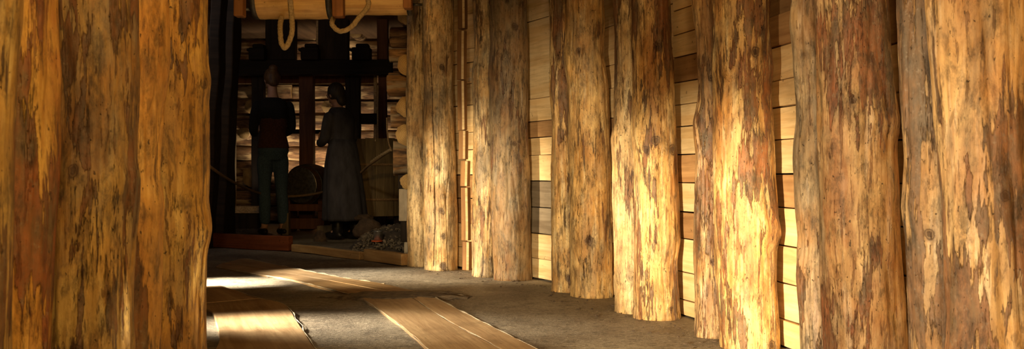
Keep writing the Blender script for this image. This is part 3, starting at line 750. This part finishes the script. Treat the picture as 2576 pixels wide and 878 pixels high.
# ------------------------------------------------------------------ ground behind, mound, rubble
def mound(name, cx, cy, rx, ry, h, mat, label, seed, rough=.3, kind=None, cat='earth'):
    bm = bmesh.new(); n = 44; gr = []
    for j in range(n+1):
        row = []
        for i in range(n+1):
            u = -1+2*i/n; v = -1+2*j/n; d = math.hypot(u, v)
            f = max(0, 1-d*d)**.8; p = Vector((u*rx*6+seed, v*ry*6, seed))
            z = h*f*(1+rough*noise.noise(p))+.03*rough*noise.noise(p*3.5)*min(1, f*4)-.008
            row.append(bm.verts.new((u*rx, v*ry, z)))
        gr.append(row)
    for j in range(n):
        for i in range(n): bm.faces.new((gr[j][i], gr[j][i+1], gr[j+1][i+1], gr[j+1][i]))
    o = link(name, finish(bm, name), mat, None, (cx, cy, 0)); tag(o, label, cat, kind=kind); return o
mound('earth_mound', -1.03, 8.85, .44, .95, .17, M['dirt'], 'dark heap of earth in front of the big vat', 4, .7, 'stuff')
mound('earth_mound', -3.2, 10.2, .62, .75, .07, M['dirt'], 'low dark earth in front of the pale sill behind the leaning timbers', 9, .8, 'stuff')
def on_mound(x, y):
    u = (x+1.03)/.44; v = (y-8.85)/.95; return .17*max(0, 1-u*u-v*v)**.8
bm = bmesh.new()
for k in range(900):
    px = rb.uniform(912, 1012); py = rb.triangular(552, 624, 604)
    X, Y = -1.07+rb.uniform(-.30,.28), rb.uniform(7.95, 9.1)
    r = rb.uniform(.006, .017)*(1.4 if rb.random() < .12 else 1)
    z = on_mound(X, Y)+r*.2
    M4 = Matrix.Translation((X, Y, z)) @ Matrix.Rotation(rb.random()*6, 4, Vector((rb.random(), rb.random(), 1)).normalized()) @ Matrix.Diagonal((r*1.6, r, r*.55, 1))
    bmesh.ops.create_icosphere(bm, subdivisions=1, radius=1, matrix=M4)
for v in bm.verts: v.co += noise.noise_vector(v.co*60)*.004
o = link('rubble', finish(bm, 'rubble', False), M['chip']); tag(o, 'pale stone chips and rubble spread around the tin cup', 'rubble', kind='stuff')
def boulder(px, py, Y, sx, sy, sz, seed, label):
    bm = bmesh.new(); bmesh.ops.create_icosphere(bm, subdivisions=4, radius=1)
    for v in bm.verts:
        n = 1+.25*noise.noise(v.co*1.2+Vector((seed,0,0)))+.07*noise.noise(v.co*4+Vector((seed,2,0))); v.co = Vector((v.co.x*sx*n, v.co.y*sy*n, v.co.z*sz*n))
    p = at(px, py, Y); o = link('stone', finish(bm, 'stone'), M['rock'], None, p); tag(o, label, 'stone', 'stones under the vat'); return o
boulder(925, 578, 8.95, .13, .10, .115, 2, 'large rounded brown stone left of the tin cup')
boulder(915, 548, 9.2, .085, .08, .035, 5, 'flat stone lying on top of the rounded brown stone')
boulder(805, 600, 9.3, .06, .05, .075, 8, 'squat mossy stone in front of the barrel, left of the skirted figure')
# tin cup
p = at(951, 604, 8.15); cz = max(p.z, .02)
cup = empty('tin_cup', (p.x, 8.15, cz)); R0 = .038
prof = [(R0*.9, .0), (R0, .003), (R0, .072), (R0*1.04, .074), (R0*1.04, .078), (R0*.95, .078), (R0*.93, .01), (0, .008)]
link('cup_body', lathe(prof, 32), M['cup'], cup)
tag(cup, 'small grey tin cup on the rubble beside the brown stone', 'cup')
o = link('orange_ring', lathe([(.044,0),(.05,.002),(.05,.008),(.044,.01)], 32), M['orange'], None, (p.x-.005, 8.13, cz-.012)); tag(o, 'flat orange-red ring lying under the tin cup', 'ring')

# ------------------------------------------------------------------ vat
vy = 10.35; vs_ = vy/F
vb = at(946, 540, vy); vt = at(946, 352, vy); hv = vt.z-vb.z
vat = empty('wooden_vat', (vb.x, vy, vb.z))
Rb, Rt = .41, .44
bm = bmesh.new(); ns = 26
for k in range(ns):
    a0 = 2*PI*k/ns+.004; a1 = 2*PI*(k+1)/ns-.004; top = hv+.012*noise.noise(Vector((k*1.7, 3, 1)))
    for j in range(3):
        t0 = a0+(a1-a0)*j/3; t1 = a0+(a1-a0)*(j+1)/3
        vs4 = [bm.verts.new((R*math.cos(t), R*math.sin(t), z)) for R, t, z in ((Rb,t0,0),(Rb,t1,0),(Rt,t1,top),(Rt,t0,top))]
        vi4 = [bm.verts.new((R*math.cos(t), R*math.sin(t), z)) for R, t, z in ((Rb-.03,t0,0),(Rb-.03,t1,0),(Rt-.03,t1,top),(Rt-.03,t0,top))]
        bm.faces.new(vs4); bm.faces.new(vi4[::-1]); bm.faces.new((vs4[3], vs4[2], vi4[2], vi4[3])); bm.faces.new((vs4[0], vi4[0], vi4[1], vs4[1]))
bmesh.ops.remove_doubles(bm, verts=bm.verts, dist=.0005)
link('staves', finish(bm, 'staves', False), M['stave'], vat)
link('vat_bottom', lathe([(Rb-.03,.02),(Rb-.03,.045)], 32), M['stave'], vat)
for py in (415, 500):
    z = (H-(py-439)*vs_)-vb.z; R = Rb+(Rt-Rb)*z/hv+.004
    bm = bmesh.new(); 
    me = lathe([(R-.004, z-.012), (R+.004, z-.011), (R+.006, z+.011), (R-.004, z+.012)], 48); bm.free()
    link('hoop', me, M['rope_dark'], vat)
tag(vat, 'large old wooden vat with two hoops behind the barrier rope', 'vat')
for k, dx in enumerate((-.27, .27)):
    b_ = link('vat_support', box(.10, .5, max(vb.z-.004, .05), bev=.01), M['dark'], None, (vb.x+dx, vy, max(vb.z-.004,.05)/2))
    tag(b_, ['dark squared block under the left half of the vat', 'dark squared block under the right half of the vat'][k], 'block', 'blocks under the vat')

# ------------------------------------------------------------------ barrel and cradle
by = 10.72; bc = at(766, 466, by)
ba = empty('barrel', bc, K(-14))
L = .45; prof = []
for i in range(17):
    t = -1+2*i/16; prof.append((.245-.055*t*t, t*L/2))
prof = [(.17, -L/2+.02)]+prof+[(.17, L/2-.02)]
link('barrel_body', lathe(prof, 44, 'Y'), M['barrel'], ba, (0, L/2-.1, 0))
for t in (-.97, -.62, .62, .97):
    r = .247-.055*t*t
    link('hoop', lathe([(r-.004, -.013), (r+.004, -.012), (r+.004, .012), (r-.004, .013)], 44, 'Y'), M['brightiron'] if t == .97 else M['iron'], ba, (0, L/2-.1-t*L/2, 0))
link('bung', lathe([(.018,0),(.016,.02)], 16, 'Y'), M['barrel'], ba, (.0, -.085, -.10))
tag(ba, 'dark wooden barrel lying on its side between the two figures, round head facing out', 'barrel')
cr = empty('barrel_cradle', (bc.x, by+.15, 0)); top = bc.z-.15
for dx in (-.19, .19): link('cradle_leg', box(.07, .36, top, bev=.008), M['redbrown'], cr, (dx, 0, top/2))
for dy in (-.17, .17): link('cradle_rail', box(.44, .05, .08, bev=.008), M['redbrown'], cr, (0, dy, top-.10))
link('cradle_board', box(.40, .02, .12, bev=.004), M['redbrown'], cr, (0, -.2, .10))
tag(cr, 'red-brown wooden cradle carrying the barrel', 'stand')
for k, (px, h, w) in enumerate([(712,.24,.07),(812,.10,.16)]):
    p = at(px, 580, 10.1)
    o = link('wooden_block', box(w, .12, h, bev=.01, cuts=3, wob=.006, seed=k), M['stave'], None, (p.x, 10.25, h/2+.0)); tag(o, ['upright wooden block at the left foot of the barrel cradle', 'low pale wooden block beside the skirted figure'][k], 'block')

# ------------------------------------------------------------------ people
def skin_mesh(joints, edges, sub=2):
    me = bpy.data.meshes.new('sk'); me.from_pydata([Vector(j[:3]) for j in joints], edges, []); o = bpy.data.objects.new('sk', me); col.objects.link(o)
    md = o.modifiers.new('s', 'SKIN'); md.use_smooth_shade = True
    for i, j in enumerate(joints):
        sv = me.skin_vertices[0].data[i]; r = j[3]; sv.radius = (r, r) if not isinstance(r, tuple) else r
    me.skin_vertices[0].data[0].use_root = True
    sb = o.modifiers.new('u', 'SUBSURF'); sb.levels = sub; sb.render_levels = sub
    dg = bpy.context.evaluated_depsgraph_get(); dg.update()
    out = bpy.data.meshes.new_from_object(o.evaluated_get(dg)); bpy.data.objects.remove(o); return out
def merge(meshes, voxel=None, smooth=0):
    bm = bmesh.new()
    for m in meshes: bm.from_mesh(m)
    me = bpy.data.meshes.new('mg'); bm.to_mesh(me); bm.free()
    if voxel:
        o = bpy.data.objects.new('t', me); col.objects.link(o); r = o.modifiers.new('r', 'REMESH'); r.mode = 'VOXEL'; r.voxel_size = voxel
        if smooth: sm = o.modifiers.new('s', 'SMOOTH'); sm.iterations = smooth; sm.factor = .5
        dg = bpy.context.evaluated_depsgraph_get(); dg.update(); me = bpy.data.meshes.new_from_object(o.evaluated_get(dg)); bpy.data.objects.remove(o)
    for p in me.polygons: p.use_smooth = True
    return me
def blob(c, s, rot=(0,0,0), sub=3, f=None):
    bm = bmesh.new(); bmesh.ops.create_icosphere(bm, subdivisions=sub, radius=1)
    R = Matrix.Rotation(rot[2],3,'Z') @ Matrix.Rotation(rot[1],3,'Y') @ Matrix.Rotation(rot[0],3,'X')
    for v in bm.verts:
        p = v.co.copy()
        if f: p = f(p)
        v.co = R @ Vector((p.x*s[0], p.y*s[1], p.z*s[2]))+Vector(c)
    me = bpy.data.meshes.new('b'); bm.to_mesh(me); bm.free(); return me
def xf(me, mat): me.transform(mat); return me
def head_mesh(c, yaw, pitch):
    """head facing local -Y"""
    def f(p):
        q = p.copy()
        if q.z < 0: q.x *= 1-.28*q.z*q.z; q.y *= 1-.12*q.z*q.z
        if q.z < -.2 and q.y > 0: q.y *= .8
        return q
    ms = [blob((0,0,0), (.074,.092,.112), f=f, sub=4), blob((0,-.094,-.012), (.012,.016,.026)), blob((0,-.088,-.05), (.024,.010,.007)), blob((0,-.080,-.088), (.022,.018,.018)),
          blob((.075,.005,-.005), (.010,.018,.030)), blob((-.075,.005,-.005), (.010,.018,.030)), blob((.03,-.084,.022), (.018,.010,.006)), blob((-.03,-.084,.022), (.018,.010,.006)),
          blob((.03,-.084,.005), (.012,.010,.008)), blob((-.03,-.084,.005), (.012,.010,.008))]
    X = Matrix.Translation(c) @ Matrix.Rotation(yaw,4,'Z') @ Matrix.Rotation(pitch,4,'X')
    return [xf(m, X) for m in ms], X
def hand(wr, dirv, palm_n, side=1, curl=.5):
    """palm, four fingers and thumb as skinned chains; wr wrist, dirv towards the fingers"""
    d = Vector(dirv).normalized(); n = Vector(palm_n).normalized(); n = (n-d*n.dot(d)).normalized(); s_ = d.cross(n)*side; wr = Vector(wr)
    ms = []
    R = Matrix((s_, d, n)).transposed().to_4x4()
    ms.append(xf(blob((0,0,0), (.040,.050,.014), sub=3), Matrix.Translation(wr+d*.045) @ R))
    for i, L in enumerate((.072,.080,.074,.058)):
        x = (-.028+.019*i); p = wr+d*.085+s_*x; J = [(*(p-d*.03), .009), (*p, .0088)]; a = 0; q = p
        for seg_, ln in enumerate((.45,.32,.23)):
            a += curl*(.5+seg_*.25); q = q+(d*math.cos(a)+n*math.sin(a))*L*ln; J.append((*q, .0082-.0008*seg_))
        ms.append(skin_mesh(J, [(k, k+1) for k in range(4)], 1))
    t0 = wr+d*.025-s_*.030; t1 = t0+(d*.5-s_*.75+n*.3).normalized()*.034; t2 = t1+(d*.85-s_*.25+n*.4).normalized()*.028; t3 = t2+(d+n*.5).normalized()*.022
    ms.append(skin_mesh([(*t0,.012),(*t1,.0105),(*t2,.0095),(*t3,.0085)], [(0,1),(1,2),(2,3)], 1))
    return ms
def torso(rows, seg=40):
    """closed loft of ellipses: (cx, cy, z, rx, ry)"""
    P = [tuple(r) for r in rows]; out = []
    for i in range(len(P)-1):
        for k in range(5):
            t = k/5; t2 = t*t*(3-2*t)*.5+t*.5; out.append([p+(q-p)*t2 for p, q in zip(P[i], P[i+1])])
    out.append(P[-1]); bm = bmesh.new(); rr = []
    for cx, cy, z, rx, ry_ in out: rr.append([bm.verts.new((cx+rx*math.cos(2*PI*k/seg), cy+ry_*math.sin(2*PI*k/seg), z)) for k in range(seg)])
    for A, B in zip(rr, rr[1:]):
        for k in range(seg): bm.faces.new((A[k], A[(k+1)%seg], B[(k+1)%seg], B[k]))
    bm.faces.new(rr[0][::-1]); bm.faces.new(rr[-1]); me = bpy.data.meshes.new('to'); bm.to_mesh(me); bm.free(); return me
def pad(rows, d): return [(a, b, c, e+d, f+d) for a, b, c, e, f in rows]
def chain(J, d=0., sub=2):
    return skin_mesh([(*j[:3], j[3]+d) for j in J], [(i, i+1) for i in range(len(J)-1)], sub)
def folds(me, amp, sc=9):
    for v in me.vertices:
        v.co += Vector((noise.noise(Vector((v.co.x*sc, v.co.y*sc, v.co.z*sc*.6))), noise.noise(Vector((v.co.x*sc+5, v.co.y*sc, v.co.z*sc*.6))), 0))*amp
    return me
def person(loc, rz, rows, arms, legs, hands, head, label):
    root = empty('person', loc, rz)
    ms = [torso(rows)]+[chain(a) for a in arms+legs]
    for h_ in hands: ms += hand(**h_)
    hm, X = head_mesh(*head); ms += hm
    link('body', merge(ms, .0065, 1), M['skin'], root); tag(root, label, 'person')
    return root, X

# figure with a bun (facing left and away, hands in front holding a small device)
p1 = at(687, 592, 10.2)
rows = [(0,.0,.80,.115,.09),(0,.01,.90,.150,.115),(0,.005,1.0,.135,.10),(0,0,1.10,.115,.085),(0,0,1.25,.135,.098),(0,.005,1.36,.150,.095),(0,.005,1.43,.125,.075),(0,.0,1.47,.06,.055),(0,-.02,1.53,.05,.052),(0,-.04,1.62,.048,.05)]
arms = [[(.13,.005,1.405,.05),(.175,.0,1.39,.052),(.21,-.01,1.14,.040),(.16,-.17,1.09,.033),(.09,-.28,1.13,.025)], [(-.13,.005,1.405,.05),(-.175,.0,1.39,.052),(-.21,-.01,1.14,.040),(-.16,-.17,1.09,.033),(-.09,-.28,1.13,.025)]]
legs = [[(.075,0,.90,.085),(.085,-.005,.74,.080),(.09,-.01,.50,.055),(.092,.015,.33,.054),(.095,.02,.09,.038),(.10,-.09,.045,.034)], [(-.075,0,.90,.085),(-.082,.0,.74,.080),(-.09,.0,.50,.055),(-.095,.03,.33,.054),(-.10,.03,.09,.038),(-.105,-.08,.045,.034)]]
r1, X1 = person((p1.x, 10.2, .0), K(-150), rows, arms, legs,
    [dict(wr=(.08,-.285,1.13), dirv=(-.5,-.7,.35), palm_n=(-.4,.2,.9), side=1, curl=.7), dict(wr=(-.08,-.285,1.13), dirv=(.5,-.7,.35), palm_n=(.4,.2,.9), side=-1, curl=.7)],
    ((0,-.045,1.665), 0, K(18)), 'standing person seen from behind with hair in a bun, black top and blue jeans')
link('jeans', folds(merge([torso(pad(rows[:3], .012))]+[chain(l[:4]+[(l[4][0], l[4][1], .10, .046)], .012) for l in legs], .010, 2), .006), M['jeans'], r1)
link('shirt', folds(merge([torso(pad([(0,.005,.93,.148,.112)]+rows[2:5], .022))], .010, 2), .006), M['maroon'], r1)
link('black_top', folds(merge([torso(pad([(0,0,1.21,.132,.097)]+rows[4:8], .020))]+[chain(a[:4]+[(a[3][0]*.8, a[3][1]-.05, a[3][2]+.012, .030)], .013) for a in arms], .010, 2), .005), M['blacktop'], r1)
hm = [xf(blob((0,.018,.022), (.088,.098,.108), f=lambda p: Vector((p.x, max(p.y, -.45), max(p.z,-.75)))), X1.copy()), xf(blob((0,.085,.095), (.050,.048,.045)), X1.copy()), xf(blob((0,.05,-.04), (.062,.05,.055)), X1.copy())]
link('hair', merge(hm, .008, 2), M['hair'], r1)
for k, sx in enumerate((.10,-.105)):
    link('shoe', merge([blob((sx,-.045+.01*k,.042), (.046,.130,.040), f=lambda p: Vector((p.x, p.y, max(p.z,-.95)*(1.25 if p.y > .2 else 1))))], .01, 1), M['shoe'], r1)
ph = link('camera_device', box(.075,.15,.012, bev=.004), M['phone'], None, r1.matrix_basis @ Vector((0,-.375,1.20)), (K(65),0,K(-150))); tag(ph, 'small black device held in the hands of the person in jeans', 'device')

# figure in a long dark skirt
p2 = at(862, 604, 9.6); sc = 1.585/1.72
rows = [(0,0,.78,.12,.10),(0,.01,.88,.152,.12),(0,.005,.98,.138,.105),(0,0,1.08,.12,.09),(0,-.02,1.22,.138,.10),(0,-.035,1.32,.148,.10),(0,-.045,1.38,.125,.08),(0,-.06,1.42,.06,.055),(0,-.08,1.48,.05,.052),(0,-.10,1.55,.048,.05)]
arms = [[(.13,-.04,1.345,.05),(.17,-.04,1.33,.052),(.205,-.06,1.09,.042),(.14,-.20,1.04,.034),(.05,-.27,1.12,.025)], [(-.13,-.04,1.345,.05),(-.17,-.04,1.33,.052),(-.205,-.03,1.09,.042),(-.13,-.19,1.01,.034),(-.04,-.27,1.06,.025)]]
legs = [[(.075,0,.88,.085),(.085,-.005,.70,.080),(.09,-.01,.48,.055),(.09,.02,.10,.040),(.09,-.09,.045,.036)], [(-.075,0,.88,.085),(-.085,.01,.70,.080),(-.09,.03,.48,.055),(-.10,.09,.10,.040),(-.10,-.02,.045,.036)]]
rows = [tuple(v*sc for v in r) for r in rows]; arms = [[tuple(v*sc for v in j) for j in a] for a in arms]; legs = [[tuple(v*sc for v in j) for j in a] for a in legs]
r2, X2 = person((p2.x, 9.6, 0), K(-125), rows, arms, legs,
    [dict(wr=(.045,-.25,1.035), dirv=(-.7,-.2,.5), palm_n=(0,1,.2), side=1, curl=.6), dict(wr=(-.035,-.25,.98), dirv=(.7,-.2,.4), palm_n=(0,1,.2), side=-1, curl=.6)],
    ((0,-.10,1.455), 0, K(16)), 'standing person in a long dark slate coat dress, head bent, turned away')
def ringmesh(rows, seg=72):
    bm = bmesh.new(); rr = []
    for (cx, cy, z, rx, ry_, fo) in rows:
        rr.append([bm.verts.new((cx+rx*math.cos(2*PI*k/seg)*(1+fo*math.sin(9*2*PI*k/seg+z*2)+fo*.6*math.sin(5*2*PI*k/seg+1)), cy+ry_*math.sin(2*PI*k/seg)*(1+fo*math.sin(9*2*PI*k/seg+z*2)), z)) for k in range(seg)])
    for A, B in zip(rr, rr[1:]):
        for k in range(seg): bm.faces.new((A[k], A[(k+1)%seg], B[(k+1)%seg], B[k]))
    return finish(bm, 'ring')
sk = ringmesh([(0,0,1.0,.135,.105,0),(0,0,.90,.160,.135,.01),(0,0,.75,.178,.165,.02),(0,.01,.55,.195,.19,.035),(0,.02,.38,.205,.205,.045),(0,.03,.22,.215,.215,.055),(0,.03,.19,.212,.212,.055)])
o = link('skirt', sk, M['coat'], r2); sd = o.modifiers.new('t', 'SOLIDIFY'); sd.thickness = .006
link('jacket', folds(merge([torso(pad([(0,.0,.80,.15,.125)]+rows[1:7]+[(0,-.05,1.325,.06,.055)], .024))]+[chain(a[:4]+[(a[3][0]*.75, a[3][1]-.03, a[3][2]+.03, .032)], .016) for a in arms], .010, 2), .008), M['coat'], r2)
hm = [xf(blob((0,.015,.02), (.088,.10,.108), f=lambda p: Vector((p.x, max(p.y, -.5), max(p.z,-.75)))), X2.copy()), xf(blob((0,.07,-.07), (.06,.045,.07)), X2.copy())]
link('hair', merge(hm, .008, 2), M['hair2'], r2)
for k, (sx, sy) in enumerate(((.083,-.05),(-.092,.02))):
    link('boot', merge([blob((sx,sy,.042), (.044,.125,.040)), blob((sx,sy+.06,.13), (.05,.055,.12))], .01, 1), M['shoe'], r2)

# ------------------------------------------------------------------ lights
def aim(o, t): o.rotation_euler = (Vector(t)-o.location).to_track_quat('-Z', 'Y').to_euler()
def spot(loc, tgt, e, col_, ang, blend=.4, size=.05):
    l = bpy.data.lights.new('spot_lamp', 'SPOT'); l.energy = e; l.color = col_; l.spot_size = K(ang); l.spot_blend = blend; l.shadow_soft_size = size
    o = bpy.data.objects.new('spot_lamp', l); col.objects.link(o); o.location = loc; aim(o, tgt); return o
def area(loc, tgt, e, col_, sx, sy):
    l = bpy.data.lights.new('area_lamp', 'AREA'); l.energy = e; l.color = col_; l.shape = 'RECTANGLE'; l.size = sx; l.size_y = sy
    o = bpy.data.objects.new('area_lamp', l); col.objects.link(o); o.location = loc; aim(o, tgt); return o
warm = (1.,.79,.48); amber = (1.,.56,.16); pale = (1.,.88,.66)
# low key from the near left, raking along the right wall
spot((-.76,1.15,.30), (.82,3.75,.28), 1150, warm, 29, .95, .03)
spot((-.76,1.20,.35), (.25,5.4,.35), 620, warm, 34, .95, .03)
spot((-.76,1.10,.40), (1.0,2.55,.40), 270, warm, 56, .95, .03)
spot((.64,1.08,.42), (.88,3.6,.36), 60, (1.,.5,.07), 15, .9, .03)
spot((.64,1.08,.62), (.50,4.9,.45), 70, (1.,.55,.10), 16, .9, .03)
# from the opening on the left towards the far posts
spot((-2.3,4.7,.55), (-.25,6.2,.34), 640, warm, 38, .9, .05)
spot((-2.0,4.4,.45), (.60,4.5,.50), 330, warm, 22, .95, .05)
# white streaks on the floor
spot((-3.2,5.5,1.0), (-1.85,5.75,0), 3600, pale, 21, 1., .06)
spot((-2.5,4.0,.8), (-1.10,4.15,0), 850, pale, 21, 1., .12)
spot((-2.5,4.3,.9), (-.7,4.1,0), 620, pale, 26, 1., .12)
spot((-2.6,6.4,1.1), (-1.0,6.2,0), 520, pale, 30, 1., .08)
spot((-1.6,5.2,1.5), (.0,4.0,0), 34, warm, 50, .9, .2)
spot((-1.7,5.6,1.0), (-.92,7.1,.62), 36, warm, 46, .9, .05)
area((-3.4,8.0,2.3), (-2.0,10.,.8), 4, (1.,.9,.85), .5, .5)  # unseen soft light added to brighten the figures
# amber fill in the tunnel
area((.25,.5,1.7), (-.85,2.3,.7), 19, (1.,.62,.20), .3, .3)
area((.1,.0,1.5), (1.0,3.0,.8), 19, (1.,.66,.30), .25, .25)
area((.2,3.4,2.36), (.4,4.6,.9), 3, amber, .6, 1.6)
# windlass
spot((-.7,3.2,2.1), (-1.15,6.28,1.7), 95, amber, 30, .8, .1)
spot((-2.72,10.85,.30), (-3.25,11.1,1.0), 5, pale, 70, .9, .04)  # unseen spot added to brighten the pale edge board
# lamps in the room: behind the timber frame
for x in (-3.1,-2.5,-1.9):
    spot((x,12.2,.72), (x+.1,12.6,1.2), 13, (1.,.80,.55), 150, .6, .05)
spot((-2.4,12.1,2.35), (-2.4,12.6,2.0), 10, (1.,.80,.55), 120, .6, .05)
spot((-1.9,6.1,2.2), (-1.1,8.6,.3), 60, warm, 50, .8, .1)
w = bpy.data.worlds.new('World'); C.world = w; w.use_nodes = True
w.node_tree.nodes['Background'].inputs[0].default_value = (1.,.6,.3,1); w.node_tree.nodes['Background'].inputs[1].default_value = .01

# ------------------------------------------------------------------ camera
cd = bpy.data.cameras.new('camera'); cam = bpy.data.objects.new('camera', cd); col.objects.link(cam)
cam.location = (0,0,H); cam.rotation_euler = (K(90),0,0); cd.sensor_width = 36; cd.lens = F/2576*36; cd.clip_start = .05
cd.dof.use_dof = True; cd.dof.focus_distance = 4.2; cd.dof.aperture_fstop = 9.0
C.camera = cam
C.view_settings.view_transform = 'Standard'; C.view_settings.look = 'None'; C.view_settings.exposure = 0.0
